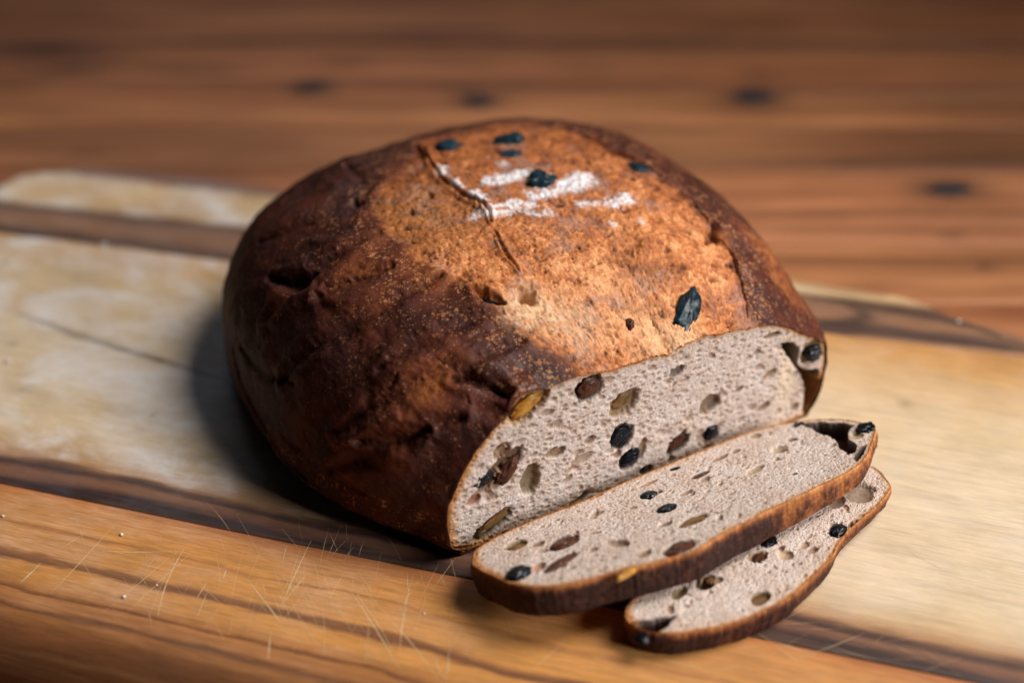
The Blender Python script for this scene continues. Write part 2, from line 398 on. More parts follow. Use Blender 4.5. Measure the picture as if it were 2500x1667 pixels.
def stave(name, mat, ylo, yhi, label=None):
    # rows run along the grain; each row goes from the board's left end to its right end
    nx = 330; f = .5-.5*np.cos(np.linspace(0, np.pi, nx)); f = .6*np.linspace(0, 1, nx)+.4*f
    e = np.linspace(0, 1, 150)
    rows = []
    for k in e:
        ya, yb = ylo(np.linspace(-.31, .25, nx)), yhi(np.linspace(-.31, .25, nx))
        # edge rows bunch towards the board's own rim
        kk = k
        y = ya+(yb-ya)*kk
        y = np.clip(y, ymin, ymax)
        rows.append((f, y))
    V = np.zeros((150, nx, 3))
    for i, (f_, y) in enumerate(rows):
        for j0 in (0,):
            ym = y.mean(); 
        xl = np.array([outline_x(v)[0] for v in (y[0], y[nx//2], y[-1])]); xr = np.array([outline_x(v)[1] for v in (y[0], y[nx//2], y[-1])])
        x = xl[0]+(xr[2]-xl[0])*f_
        yy_ = np.interp(x, np.linspace(-.31, .25, nx), y)
        V[i, :, 0] = x; V[i, :, 1] = yy_
    V = V.reshape(-1, 3)
    d = np.maximum(sdpoly(V[:, :2], OUT), 0)
    V[:, 2] = rim_drop(d, V[:, 1])
    V[:, 2] += .00025*fbm(V*np.array([8, 30, 1]), 2)
    # a fine groove where two staves meet
    s = np.minimum(np.abs(V[:, 1]-seamAB(V[:, 0])), np.abs(V[:, 1]-seamBC(V[:, 0])))
    V[:, 2] -= .00035*np.exp(-(s/.0006)**2)
    mark = np.zeros(len(V)); nz = fbm(V*np.array([90, 400, 1.]), 3)
    for L, w, st in marksB+swirl:
        dd, s = polydist(V[:, :2], L); w_ = w*(.25+.75*np.sin(np.pi*np.clip(s, .02, .98)))
        mark = np.maximum(mark, st*np.exp(-(dd/w_)**2)*(.8+.5*nz))
    for p, r, st in dots:
        c = bpx([p])[0]; mark = np.maximum(mark, st*np.exp(-((V[:, 0]-c[0])**2+(V[:, 1]-c[1])**2)/r**2))
    Fq = gridfaces(150, nx); n0 = len(V); ny = 150
    border = np.r_[np.arange(nx), np.arange(1, ny)*nx+nx-1, (ny-1)*nx+np.arange(nx-2, -1, -1), np.arange(ny-2, 0, -1)*nx]
    m = len(border); j = np.arange(m); Vs = V[border].copy(); Vs[:, 2] = TZ+.0005
    Fs = np.stack([border[j], n0+j, n0+(j+1) % m, border[(j+1) % m]], 1)
    o = mesh(name, np.vstack([V, Vs]), np.vstack([Fq, Fs]), mat, None, attrs={'mark': np.clip(np.r_[mark, mark[border]], 0, 1)})
    o.parent = board
    if label: o['label'] = label
    return o
G = .00008
lo_edge = lambda x: np.full_like(x, ymin)
hi_edge = lambda x: np.full_like(x, ymax)
stave('stave', M_A, lambda x: seamAB(x)+G, hi_edge, 'far stave with a brown band beside its pale edge')
stave('stave', M_B, lambda x: seamBC(x)+G, lambda x: seamAB(x)-G, 'wide pale middle stave with a dark brown band')
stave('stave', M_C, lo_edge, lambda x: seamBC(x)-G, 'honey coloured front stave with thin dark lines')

# knife scratches: hair-fine raised fibres on the board's top
def scratches():
    r = random.Random(11); segs = []
    def cut(p, q, w): segs.append((p, q, w))
    for p, q, w in (((48, 1424), (98, 1375), .00042), ((250, 1497), (450, 1330), .00016), ((145, 1340), (200, 1305), .0002), ((385, 1505), (452, 1335), .0003), ((122, 1450), (285, 1275), .00022), ((310, 1495), (470, 1345), .00018),
                    ((480, 1460), (505, 1420), .00026), ((605, 1415), (690, 1525), .00034), ((685, 1480), (760, 1318), .0003), ((690, 1478), (757, 1395), .00022), ((480, 1510), (505, 1447), .0002), ((655, 1610), (662, 1540), .0003),
                    ((545, 1412), (552, 1390), .0004), ((855, 1440), (975, 1630), .00026), ((870, 1450), (960, 1590), .0002), ((1000, 1455), (995, 1400), .0002), ((250, 1345), (420, 1345), .00024), ((975, 1600), (1010, 1400), .0002),
                    ((1060, 1600), (1090, 1667), .0002), ((940, 1500), (1070, 1660), .0002), ((1095, 1590), (1088, 1660), .0003), ((700, 1330), (690, 1370), .0002), ((1290, 1640), (1380, 1560), .0002),
                    ((1880, 1560), (1990, 1600), .00022), ((1850, 1545), (1960, 1625), .00018), ((1900, 1620), (2110, 1545), .00016), ((1600, 1600), (1760, 1640), .00016), ((2215, 1345), (2300, 1390), .00022), ((2090, 1490), (2160, 1530), .0002)):
        cut(p, q, w)
    for k in range(150):
        x = r.gauss(760, 330); y = r.gauss(1490, 85)
        if not (60 < x < 1450 and 1270 < y < 1660): continue
        if y > 1470+.2*x: continue
        a = math.radians(r.choice((r.gauss(58, 10), r.gauss(115, 14), r.gauss(85, 14)))); l = r.uniform(25, 130)
        cut((x, y), (x+l*math.cos(a), y-l*math.sin(a)), r.uniform(.00005, .00012))
    for k in range(40):
        x, y = r.uniform(1650, 2300), r.uniform(1480, 1650)
        a = math.radians(r.uniform(-35, 40)); l = r.uniform(30, 150)
        cut((x, y), (x+l*math.cos(a), y-l*math.sin(a)), r.uniform(.00005, .0001))
    V, Fq = [], []
    for p, q, w in segs:
        P, Q = bpx([p])[0], bpx([q])[0]
        dv = Q-P; n = np.array([-dv[1], dv[0]])/np.linalg.norm(dv); bend = r.gauss(0, .02)*np.linalg.norm(dv)
        st = 7; b0 = len(V)
        for i in range(st):
            f = i/(st-1); c = P+dv*f+n*bend*math.sin(math.pi*f); ww = 1.2*w*(.15+.85*math.sin(math.pi*min(max(f, .04), .96)))*r.uniform(.6, 1.15)*.5
            for sgn, h in ((-1, 0.), (1, 0.)):
                pt = c+n*ww*sgn
                V.append((pt[0], pt[1], 0))
        for i in range(st-1): Fq.append((b0+2*i, b0+2*i+1, b0+2*i+3, b0+2*i+2))
    V = np.array(V, float); d = sdpoly(V[:, :2], OUT)
    V[:, 2] = rim_drop(np.maximum(d, 0), V[:, 1])+.00025*fbm(V*np.array([8, 30, 1]), 2)+.00006
    o = mesh('knife_scratches', V, np.array(Fq), M_scratch, None, smooth=False); o.parent = board; o['kind'] = 'stuff'
scratches()

# ------------------------------------------------------------------ raisins and sultanas
_us = np.linspace(0, 2*np.pi, 36, endpoint=False); _vs = np.linspace(0, np.pi, 21)[1:-1]
def fruit(name, parent, mat, pos, nrm, ax, size, seed, label=None, spin=0., wr=.16, flat=.55):
    """a wrinkled dried berry: half sizes (along, across, deep), lying in the plane with normal nrm"""
    cu, cv = np.meshgrid(_us, _vs)
    S = np.stack([np.sin(cv)*np.cos(cu), np.sin(cv)*np.sin(cu), np.cos(cv)], -1).reshape(-1, 3)
    S = np.vstack([S, [[0, 0, 1.]], [[0, 0, -1.]]])
    q = S*np.array([.9, 2.1, 2.1])+seed*3.7
    S[:, 2] = np.where(S[:, 2] > 0, S[:, 2]*flat, S[:, 2])
    r = 1+.46*fbm(q*.95, 2)-wr*(1-np.abs(perlin(q*1.6)))**3*1.3+.025*fbm(q*3, 2)
    S = S*r[:, None]*np.asarray(size)
    nrm = nrm/np.linalg.norm(nrm); ax = ax-(ax@nrm)*nrm; ax /= np.linalg.norm(ax); ay = np.cross(nrm, ax)
    ax, ay = ax*math.cos(spin)+ay*math.sin(spin), ay*math.cos(spin)-ax*math.sin(spin)
    V = pos+S[:, :1]*ax+S[:, 1:2]*ay+S[:, 2:]*nrm
    nr, nc = len(_vs), len(_us); Fq = gridfaces(nr, nc, True); j = np.arange(nc)
    top = np.stack([np.full(nc, nr*nc), j, (j+1) % nc, (j+1) % nc], 1)
    bot = np.stack([np.full(nc, nr*nc+1), (nr-1)*nc+(j+1) % nc, (nr-1)*nc+j, (nr-1)*nc+j], 1)
    Fq = Fq[:, ::-1]
    T = np.vstack([Fq[:, [0, 1, 2]], Fq[:, [0, 2, 3]], top[:, :3], bot[:, :3]])
    o = mesh(name, V, T, mat, parent)
    if label: o['label'] = label
    return o

# ------------------------------------------------------------------ the loaf
B0 = onz([(1131, 1353)])[0]; B1 = onz([(1955, 1020)])[0]
lt = (B1-B0)/np.linalg.norm(B1-B0); lb = np.array([-lt[1], lt[0], 0.]); lz = np.array([0, 0, 1.])
CU, CZ = .08, .02
facepx = [(1131,1353),(1104,1334),(1096,1282),(1100,1235),(1120,1187),(1143,1136),(1175,1088),(1210,1049),(1254,1013),(1270,986),(1333,962),(1373,938),(1428,918),(1495,903),(1555,883),(1630,863),(1699,827),(1758,816),(1821,800),(1861,798),(1916,804),(1956,820),(1995,831),(2013,843),(2011,891),(1995,954),(1968,1013)]
X = onplane(facepx, B0, lb); FU, FZ = (X-B0)@lt, X[:, 2]
bu = np.linspace(.004, .156, 40)
FU = np.r_[FU, bu]; FZ = np.r_[FZ, np.zeros(40)]
fa = np.arctan2(FZ-CZ, FU-CU); fr = np.hypot(FU-CU, FZ-CZ); o_ = np.argsort(fa); fa, fr = fa[o_], fr[o_]
aL, aR, b_, u0, v0, Hh, zb, p_, pn, bs, ph, k1, lam, sk = (.1179, .1012, .1294, .0806, .0882, .0859, .0106, 2.5246, 2.8, .9595, 2.2741, .0228, .0343, .0174)
def section(th, v):
    k = np.clip(np.abs((v-v0)/b_), 0, 1); w = (1-k**p_)**(1/p_); hh = zb+(Hh-zb)*(1-k**ph)**(1/ph)
    c, s = np.cos(th), np.sin(th)
    cu = np.sign(c)*np.abs(c)**(2/pn); cz = np.sign(s)*np.abs(s)**(2/pn)
    A = np.where(cu < 0, aL, aR)
    U = u0+k1*(v-v0)+w*A*cu*np.where(s < 0, 1-(1-bs)*s**2, 1)
    Z = np.where(cz >= 0, zb+(hh-zb)*cz*(1+sk*cu), zb*(1+cz))
    return U, Z
# even spacing along the curve, sparse underneath
tf = np.linspace(-np.pi/2, 1.5*np.pi, 6000); Uf, Zf = section(tf, .05)
wl = np.hypot(np.diff(Uf), np.diff(Zf))*np.where(Zf[1:] < .003, .12, 1.)
cl = np.r_[0, np.cumsum(wl)]
NT_, NV = 780, 430
TH = np.interp(np.linspace(0, cl[-1], NT_, endpoint=False), cl, tf)
va = np.linspace(math.asin(-v0/b_), np.pi/2, NV); VS = v0+b_*np.sin(va)
ang0 = None
U0, Z0 = section(TH, 0.); a0 = np.arctan2(Z0-CZ, U0-CU); ratio = np.interp(a0, fa, fr, period=2*np.pi)/np.hypot(U0-CU, Z0-CZ)-1
LU, LV, LZ = np.zeros((NV, NT_)), np.zeros((NV, NT_)), np.zeros((NV, NT_))
for i, v in enumerate(VS):
    U, Z = section(TH, min(v, v0+b_*.99995)); g = math.exp(-(max(v, 0)/lam)**1.5)*ratio
    LU[i] = CU+(U-CU)*(1+g); LZ[i] = np.maximum(CZ+(Z-CZ)*(1+g), 0); LV[i] = v
L = np.stack([LU, LV, LZ], -1).reshape(-1, 3)
def toworld(L): return B0+L[:, :1]*lt+L[:, 1:2]*lb+L[:, 2:]*lz
LF = gridfaces(NV, NT_, True)
LN = vnormals(L, LF)
if LN[(NV//2)*NT_+NT_//2][2] < 0: LN = -LN; LF = LF[:, ::-1]
Wb = toworld(L); WN = LN[:, :1]*lt+LN[:, 1:2]*lb+LN[:, 2:]*lz
PX = proj(Wb); facing = ((CAM-Wb)*WN).sum(1) > 0
idx_f = np.where(facing)[0]
def hit(p):
    """index of the loaf's surface point seen at each photo pixel"""
    return np.array([idx_f[np.argmin(((PX[idx_f]-np.asarray(q))**2).sum(1))] for q in p])
K = 2500/2352.
def hp(p): return L[hit([(x*K, y*K) for x, y in p])]
# region of torn pale crust, as a polygon in the loaf's plan
palepx = [(965, 345), (925, 400), (860, 450), (870, 500), (905, 540), (960, 590), (1010, 630), (1080, 678), (1160, 735), (1220, 780), (1285, 820), (1345, 850), (1420, 828), (1500, 815), (1560, 800), (1640, 775), (1715, 756), (1708, 690), (1690, 620), (1665, 550),
          (1610, 490), (1550, 438), (1480, 390), (1410, 345), (1340, 308), (1290, 292), (1200, 285), (1080, 305), (1000, 325)]
pl = hp(palepx)
for k in (11, 12, 13, 14, 15, 16): pl[k, 1] = -.01
pal2 = pl[:, :2]
P2 = L[:, :2]; nzA = fbm(L*130, 4, .6); nzB = fbm(L*420+5, 3, .6); nzC = fbm(L*900+31, 2, .6); nzD = fbm(L*60+11, 3)
sd = sdpoly(P2+.0040*np.stack([fbm(L*90+3, 3), fbm(L*90+40, 3)], 1), pal2)
sd = np.where(L[:, 2] < .02, -.02, sd)
soft_c = hp([(900, 490)])[0]; soft = np.exp(-(np.linalg.norm(L-soft_c, axis=1)/.032)**2)
pale = sstep(-.0020-.006*soft, .0020+.007*soft, sd+(.0016+.004*soft)*nzB+.005*soft*nzA)
disp = .0016*fbm(L*42, 3)+.0006*fbm(L*150+9, 3)
wq = L*np.array([150, 170, 160])+1.6*np.stack([nzA, nzD, nzB], 1)+1.2*np.stack([fbm(L*110+77, 2), fbm(L*110+88, 2), nzA*0], 1)
rg = 1-np.abs(fbm(wq+21, 3, .6))*2.4
rg2 = 1-np.abs(fbm(wq*2.3+61, 2, .6))*2.4
disp += pale*(.00085*(rg-.6)+.00022*(rg2-.6)+.00008*nzC) + (1-pale)*(.00022*fbm(L*520+4, 3)+.0011)
# pits in the torn crust
wd_, wr_ = worley(L*np.array([150, 190, 150])+.5*np.stack([nzB, nzA, nzC], 1), 3); pit = sstep(.34, .10, wd_/(wr_+.15))*(wr_ > .72)
wd2, wr2 = worley(L*np.array([240, 470, 360])+.4*np.stack([nzC, nzB, nzA], 1), 8); pit2 = sstep(.34, .12, wd2/(wr2+.3))*(wr2 > .66)
disp -= pale*(.0011*pit+.00045*pit2)
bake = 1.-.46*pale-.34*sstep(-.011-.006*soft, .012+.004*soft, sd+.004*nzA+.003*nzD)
dark = np.zeros(len(L))
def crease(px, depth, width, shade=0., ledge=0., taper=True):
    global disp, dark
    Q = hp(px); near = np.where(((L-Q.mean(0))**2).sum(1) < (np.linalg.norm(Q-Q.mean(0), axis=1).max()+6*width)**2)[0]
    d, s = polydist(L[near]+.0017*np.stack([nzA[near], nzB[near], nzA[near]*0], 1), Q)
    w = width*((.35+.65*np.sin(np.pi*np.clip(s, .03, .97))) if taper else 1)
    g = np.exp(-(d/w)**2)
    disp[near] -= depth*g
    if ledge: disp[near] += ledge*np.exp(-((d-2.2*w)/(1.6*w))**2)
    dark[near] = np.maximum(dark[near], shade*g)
def bump(px, h, r, sh=1.):
    global disp
    c = hp([px])[0]; d = np.linalg.norm((L-c), axis=1); disp += h*np.exp(-(d/r)**2)
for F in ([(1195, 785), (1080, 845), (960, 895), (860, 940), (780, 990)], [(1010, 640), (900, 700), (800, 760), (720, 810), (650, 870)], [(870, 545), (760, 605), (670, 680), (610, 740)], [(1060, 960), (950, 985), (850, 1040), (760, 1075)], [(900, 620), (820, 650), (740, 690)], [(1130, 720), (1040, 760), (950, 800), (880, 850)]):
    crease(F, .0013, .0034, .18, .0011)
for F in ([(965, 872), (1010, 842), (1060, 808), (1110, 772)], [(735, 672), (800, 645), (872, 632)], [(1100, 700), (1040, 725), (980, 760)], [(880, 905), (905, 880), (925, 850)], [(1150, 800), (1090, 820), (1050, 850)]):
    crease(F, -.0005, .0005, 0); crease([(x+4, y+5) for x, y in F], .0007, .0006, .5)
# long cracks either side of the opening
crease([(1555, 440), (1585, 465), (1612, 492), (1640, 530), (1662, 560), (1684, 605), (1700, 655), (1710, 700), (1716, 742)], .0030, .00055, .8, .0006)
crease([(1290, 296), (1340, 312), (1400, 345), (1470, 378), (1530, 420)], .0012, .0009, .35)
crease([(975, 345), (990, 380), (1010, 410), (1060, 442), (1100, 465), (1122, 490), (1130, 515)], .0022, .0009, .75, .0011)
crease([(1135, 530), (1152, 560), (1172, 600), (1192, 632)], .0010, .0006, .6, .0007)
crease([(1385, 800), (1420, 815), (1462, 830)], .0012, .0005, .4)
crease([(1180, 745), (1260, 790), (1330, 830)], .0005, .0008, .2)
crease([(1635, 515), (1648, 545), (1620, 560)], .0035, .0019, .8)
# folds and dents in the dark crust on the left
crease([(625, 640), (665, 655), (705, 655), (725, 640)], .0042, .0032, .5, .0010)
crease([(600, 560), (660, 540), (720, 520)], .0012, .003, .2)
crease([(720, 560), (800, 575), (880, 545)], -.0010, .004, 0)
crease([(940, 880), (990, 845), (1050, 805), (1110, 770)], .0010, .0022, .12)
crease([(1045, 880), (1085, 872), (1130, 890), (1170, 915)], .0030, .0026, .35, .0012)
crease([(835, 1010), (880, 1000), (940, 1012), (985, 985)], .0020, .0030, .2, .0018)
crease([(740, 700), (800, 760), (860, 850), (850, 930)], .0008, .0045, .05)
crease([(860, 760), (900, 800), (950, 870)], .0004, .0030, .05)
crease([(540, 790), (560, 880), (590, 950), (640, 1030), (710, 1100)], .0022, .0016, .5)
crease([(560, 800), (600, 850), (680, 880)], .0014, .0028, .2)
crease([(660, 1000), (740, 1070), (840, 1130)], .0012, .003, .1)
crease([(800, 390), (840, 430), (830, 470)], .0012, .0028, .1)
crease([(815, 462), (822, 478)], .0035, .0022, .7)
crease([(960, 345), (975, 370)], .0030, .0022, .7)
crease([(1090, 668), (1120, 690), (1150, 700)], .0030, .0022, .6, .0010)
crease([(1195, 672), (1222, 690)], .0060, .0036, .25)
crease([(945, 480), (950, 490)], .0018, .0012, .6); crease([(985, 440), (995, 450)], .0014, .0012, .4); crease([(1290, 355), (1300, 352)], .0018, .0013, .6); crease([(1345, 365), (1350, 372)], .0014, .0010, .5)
bump((1215, 905), .0034, .0075); bump((1110, 850), .0016, .012); bump((980, 880), .0020, .012); bump((905, 1015), .0014, .008)
bump((1150, 650), .0012, .008); bump((1090, 640), .0010, .010); bump((1500, 560), .0016, .02); bump((1300, 560), .0012, .018); bump((1660, 520), .0012, .006); bump((760, 700), .0016, .014)
bump((1580, 700), -.0034, .0055); bump((795, 385), .0030, .011); bump((900, 352), .0016, .008); bump((965, 338), .0022, .007); bump((690, 455), -.0012, .012)
for q in ((1243, 412), (1028, 340), (1172, 322), (1172, 356), (1468, 388)): bump(q, -.0016, .0034)
# colour of the crust
streak = fbm(np.stack([L[:, 0]*520, L[:, 1]*150+L[:, 0]*160, L[:, 2]*300], 1)*.7+2.2*np.stack([nzA, nzD, nzA], 1), 3, .6)
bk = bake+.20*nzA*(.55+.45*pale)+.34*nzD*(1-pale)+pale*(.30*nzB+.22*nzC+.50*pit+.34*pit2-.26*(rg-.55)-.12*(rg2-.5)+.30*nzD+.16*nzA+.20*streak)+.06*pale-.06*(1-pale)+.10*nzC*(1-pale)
orange_px = [((985, 885), .011, .45), ((830, 640), .016, .22), ((900, 1010), .010, .25), ((1000, 620), .012, .3), ((720, 480), .016, .15), ((1500, 640), .03, .05), ((1790, 640), .014, .30), ((1740, 560), .01, .2), ((860, 560), .008, .2)]
for q, r, a in orange_px:
    c = hp([q])[0]; bk -= a*np.exp(-(np.linalg.norm(L-c, axis=1)/r)**2)*(1+.7*nzB)
right = sstep(0, .02, L[:, 0]-.135)*(1-pale)
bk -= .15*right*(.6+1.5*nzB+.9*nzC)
bk += pale*(.16*sstep(.035, .11, L[:, 1])+.07*sstep(.10, .16, L[:, 0])+.05*(L[:, 0] < .06))
grey = hp([(1470, 600)])[0]; bk += .22*np.exp(-(np.linalg.norm(L-grey, axis=1)/.014)**2)*pale
bk = np.clip(bk, 0, 1)
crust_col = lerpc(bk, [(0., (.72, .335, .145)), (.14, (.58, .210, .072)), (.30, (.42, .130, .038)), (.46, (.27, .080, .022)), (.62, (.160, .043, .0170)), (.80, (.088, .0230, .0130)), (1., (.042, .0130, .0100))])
mv = (.45*sstep(.05, .45, nzD+.5*nzB)*pale)[:, None]; crust_col = crust_col*(1-mv)+mv*np.array([.47, .27, .20])
# yellower left part of the tear, and a little purple in the dark crust
gold = hp([(960, 500)])[0]; gw = (np.exp(-(np.linalg.norm(L-gold, axis=1)/.03)**2)*pale)[:, None]
crust_col = crust_col*(1-gw*.35)+gw*.35*np.array([.42, .185, .055])
# torn light crumb near the cut and round the hole
for q, r, a in (((1212, 682), .0045, .9), ((1215, 705), .007, .7), ((1265, 722), .009, .75), ((1330, 760), .009, .45), ((1570, 795), .007, .8), ((1500, 780), .010, .5), ((1190, 722), .006, .5), ((1430, 700), .02, .22)):
    c = hp([q])[0]; g = (a*np.exp(-(np.linalg.norm(L-c, axis=1)/r)**2)*(.7+.9*nzB)).clip(0, 1)[:, None]
    crust_col = crust_col*(1-g)+g*np.array([.78, .50, .29])
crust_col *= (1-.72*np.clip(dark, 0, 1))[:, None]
speck = np.clip((1-.8*pale)*(.14+.86*np.exp(-np.maximum(-sd, 0)/.035)+.12*right+.45*nzA), 0, 1)
gloss = np.zeros(len(L))
for q, r_ in (((1210, 892), .012), ((1600, 420), .02), ((1780, 660), .02), ((720, 470), .02), ((1500, 320), .02)):
    gloss = np.maximum(gloss, np.exp(-(np.linalg.norm(L-hp([q])[0], axis=1)/r_)**2))
# flour
flour = np.zeros(len(L))
for px, w, a in (([(1122, 416), (1150, 414)], .0030, 1.), ([(1160, 408), (1195, 400)], .0034, 1.), ([(1226, 446), (1262, 440)], .0028, 1.), ([(1270, 438), (1300, 428)], .0036, 1.), ([(1312, 424), (1338, 412)], .0046, 1.), ([(1240, 408), (1260, 402)], .0016, .9), ([(1150, 476), (1175, 472), (1215, 466)], .0024, .9), ([(1012, 388), (1024, 404)], .0017, 1.), ([(1044, 420), (1056, 428)], .0015, .9),
                 ([(1082, 440), (1108, 458)], .0017, 1.), ([(1185, 470), (1230, 492), (1262, 490)], .0020, .5), ([(1330, 470), (1370, 466)], .0016, .6), ([(1400, 468), (1440, 458)], .0026, .75), ([(1130, 492), (1165, 480)], .0028, .7), ([(1090, 490), (1085, 500)], .002, .4), ([(1150, 380), (1160, 384)], .002, .35),
                 ([(1405, 520), (1407, 522)], .0008, 1.), ([(1470, 512), (1475, 520)], .001, .5)):
    Q = hp(px); d, s = polydist(L+.0034*np.stack([nzB, nzA+nzC, nzB], 1), Q)
    flour = np.maximum(flour, a*sstep(1.7*w, .7*w, d+.0022*nzB+.0014*nzA))
fc = hp([(1235, 440)])[0]; flour = np.clip(flour*(1.25+1.5*nzB+.6*nzC)*sstep(-.55, -.05, fbm(L*260+3, 2)), 0, 1)
flour = np.maximum(flour, .30*np.exp(-(np.linalg.norm((L-fc)*np.array([.8, 1.1, 1]), axis=1)/.024)**2)*sstep(.05, .5, nzB+.4*nzA))
disp += .00025*flour
disp *= sstep(0, .006, L[:, 2])*.9+.1
L2 = L+LN*disp[:, None]; L2[:, 2] = np.maximum(L2[:, 2], .0002)
lip = np.exp(-LV.ravel()/.002); L2[:, 1] = np.maximum(L2[:, 1], 0) - .0004*lip*(1+nzB)
loaf = thing('bread_loaf', 'dark crusted round fruit loaf with its front end cut open and flour on top', 'bread loaf', tuple(toworld(np.array([[.08, .09, 0]]))[0]))
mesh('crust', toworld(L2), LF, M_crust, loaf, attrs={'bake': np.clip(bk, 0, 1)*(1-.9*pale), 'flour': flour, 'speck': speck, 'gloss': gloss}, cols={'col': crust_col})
Wl = toworld(L2)

# cut face of the loaf, or any flat slice top: a dense sheet with pores and holes
def sheet(poly, nu, nw, fn, clus=.35):
    """columns across a closed outline (n,2): returns grid points (nu*nw,2) and edge distance"""
    il, ir = poly[:, 0].argmin(), poly[:, 0].argmax(); n = len(poly)
    a = np.array([poly[(il+k) % n] for k in range(((ir-il) % n)+1)]); b = np.array([poly[(ir+k) % n] for k in range(((il-ir) % n)+1)])[::-1]
    if a[len(a)//2, 1] > b[len(b)//2, 1]: a, b = b, a
    x0, x1 = poly[il, 0], poly[ir, 0]; f = np.linspace(0, 1, nu); f = (1-clus)*f+clus*(.5-.5*np.cos(np.pi*f))
    xs = x0+(x1-x0)*f
    def fy(c):
        o = np.maximum.accumulate(c[:, 0]); return np.interp(xs, o+np.arange(len(o))*1e-10, c[:, 1])
    lo, hi = fy(a), fy(b); g = np.linspace(0, 1, nw)
    P = np.stack([np.repeat(xs[:, None], nw, 1), lo[:, None]+(hi-lo)[:, None]*g[None]], -1).reshape(-1, 2)
    d, _ = polydist(P, np.vstack([poly, poly[:1]])[::max(1, len(poly)//160)])
    return P, d
CR = np.array([.615, .492, .425])
def crumb_field(P, edge, seed, coarse, holes, rim=.0022, stretch=(1., 1.), caves=()):
    """depth below the cut (metres), colour and wetness for points P in the plane of the cut"""
    Q = np.c_[P*np.array(stretch), np.full(len(P), seed*1.37)]
    a, ra = worley(Q*np.array([420, 560, 300])/coarse+seed, seed); b, rb = worley(Q*900/coarse**.5+seed, seed+1); c, rc = worley(Q*np.array([170, 240, 150])/coarse, seed+2)
    f1 = fbm(Q*90+seed, 3); f2 = fbm(Q*330+seed, 3, .6)
    dep = .00065*coarse*sstep(.50, .12, a/(ra*.7+.55))+.00030*sstep(.5, .1, b)+.0012*coarse*sstep(.36, .08, c/(rc+.4))*(rc > .55)
    dep += .00035*f2+.0003*f1
    col = CR*np.stack([1+.17*f1+.21*f2, 1+.26*f1+.26*f2, 1+.34*f1+.30*f2], 1)
    pore = np.clip(.55*sstep(.50, .15, a/(ra*.7+.55))*coarse+.8*sstep(.36, .08, c/(rc+.4))*(rc > .42), 0, 1)[:, None]
    col = col*(1-.72*pore)+.72*pore*np.array([.36, .21, .12]); col = col*(1+.30*sstep(.1, .7, fbm(Q*700+9, 2)))[:, None]
    tan = (-.0+.48*np.exp(-edge/(.0022+.0010*f1))*(1+.5*f2)).clip(0, 1)[:, None]; col = col*(1-tan)+tan*np.array([.56, .32, .16])
    wet = .12*pore[:, 0]
    rh = np.random.default_rng(seed); c0, c1 = P.min(0), P.max(0); holes = list(holes)
    for k_ in range(120 if coarse > .8 else 60):
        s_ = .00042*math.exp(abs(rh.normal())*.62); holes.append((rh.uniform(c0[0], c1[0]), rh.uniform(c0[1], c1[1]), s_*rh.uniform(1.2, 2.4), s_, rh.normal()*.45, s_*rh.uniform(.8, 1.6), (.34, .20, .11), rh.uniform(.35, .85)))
    for (x, y, rx, ry, rot, depth, hc, st) in holes:
        ca, sa = math.cos(rot), math.sin(rot); dx, dy = P[:, 0]-x, P[:, 1]-y
        ex, ey = (dx*ca+dy*sa)/rx, (-dx*sa+dy*ca)/ry
        r = np.sqrt(ex**2+ey**2)*(1+.30*f2+.22*f1)
        m = sstep(1.12, .80, r); dep = dep*(1-m)+m*depth*(1-.35*r**2).clip(.3, 1)
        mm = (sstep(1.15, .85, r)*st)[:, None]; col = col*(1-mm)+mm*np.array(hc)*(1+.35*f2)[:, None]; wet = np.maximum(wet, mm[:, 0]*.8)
    for poly, depth, hc in caves:
        s_ = sdpoly(P+.0007*np.stack([f1+f2, f2-f1], 1), np.asarray(poly)); m = sstep(-.0002, .0006, s_)
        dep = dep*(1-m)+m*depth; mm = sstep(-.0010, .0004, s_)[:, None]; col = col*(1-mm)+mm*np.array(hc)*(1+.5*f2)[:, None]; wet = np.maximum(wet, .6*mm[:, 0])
    rim = rim*(1+.35*f1)
    rm = sstep(rim*1.15, rim*.25, edge+.0009*f2+.0006*f1)[:, None]
    rc_ = lerpc(np.clip(edge/rim, 0, 1), [(0, (.30, .115, .034)), (.40, (.50, .22, .070)), (1, (.66, .40, .20))])
    col = col*(1-rm)+rm*rc_*(1+.4*f2)[:, None]
    wet = wet*(1-rm[:, 0])+.1*rm[:, 0]
    return dep*sstep(0, .0007, edge), col, np.clip(wet, 0, 1)
def fpx(p): # photo (2352 wide) pixel on the plane of the cut
    X = onplane([(x*K, y*K) for x, y in p], B0, lb); return np.stack([(X-B0)@lt, X[:, 2]], -1)
ring = L2[:NT_]; outl = ring[:, [0, 2]]
cen = np.array([.08, .03]); outl_in = cen+(outl-cen)*(1-.0006/np.linalg.norm(outl-cen, axis=1))[:, None]
fh = []
def fhole(px, py, rx, ry, rot, dep, col, st=.9): # radii in photo px (2352 wide) along / across
    c = fpx([(px, py)])[0]; s = 1/5900.
    fh.append((c[0], c[1], rx*s*1.12, ry*s*1.25, rot, dep, col, st))
OL, BRN, DK = (.20, .110, .036), (.30, .17, .085), (.05, .03, .018)
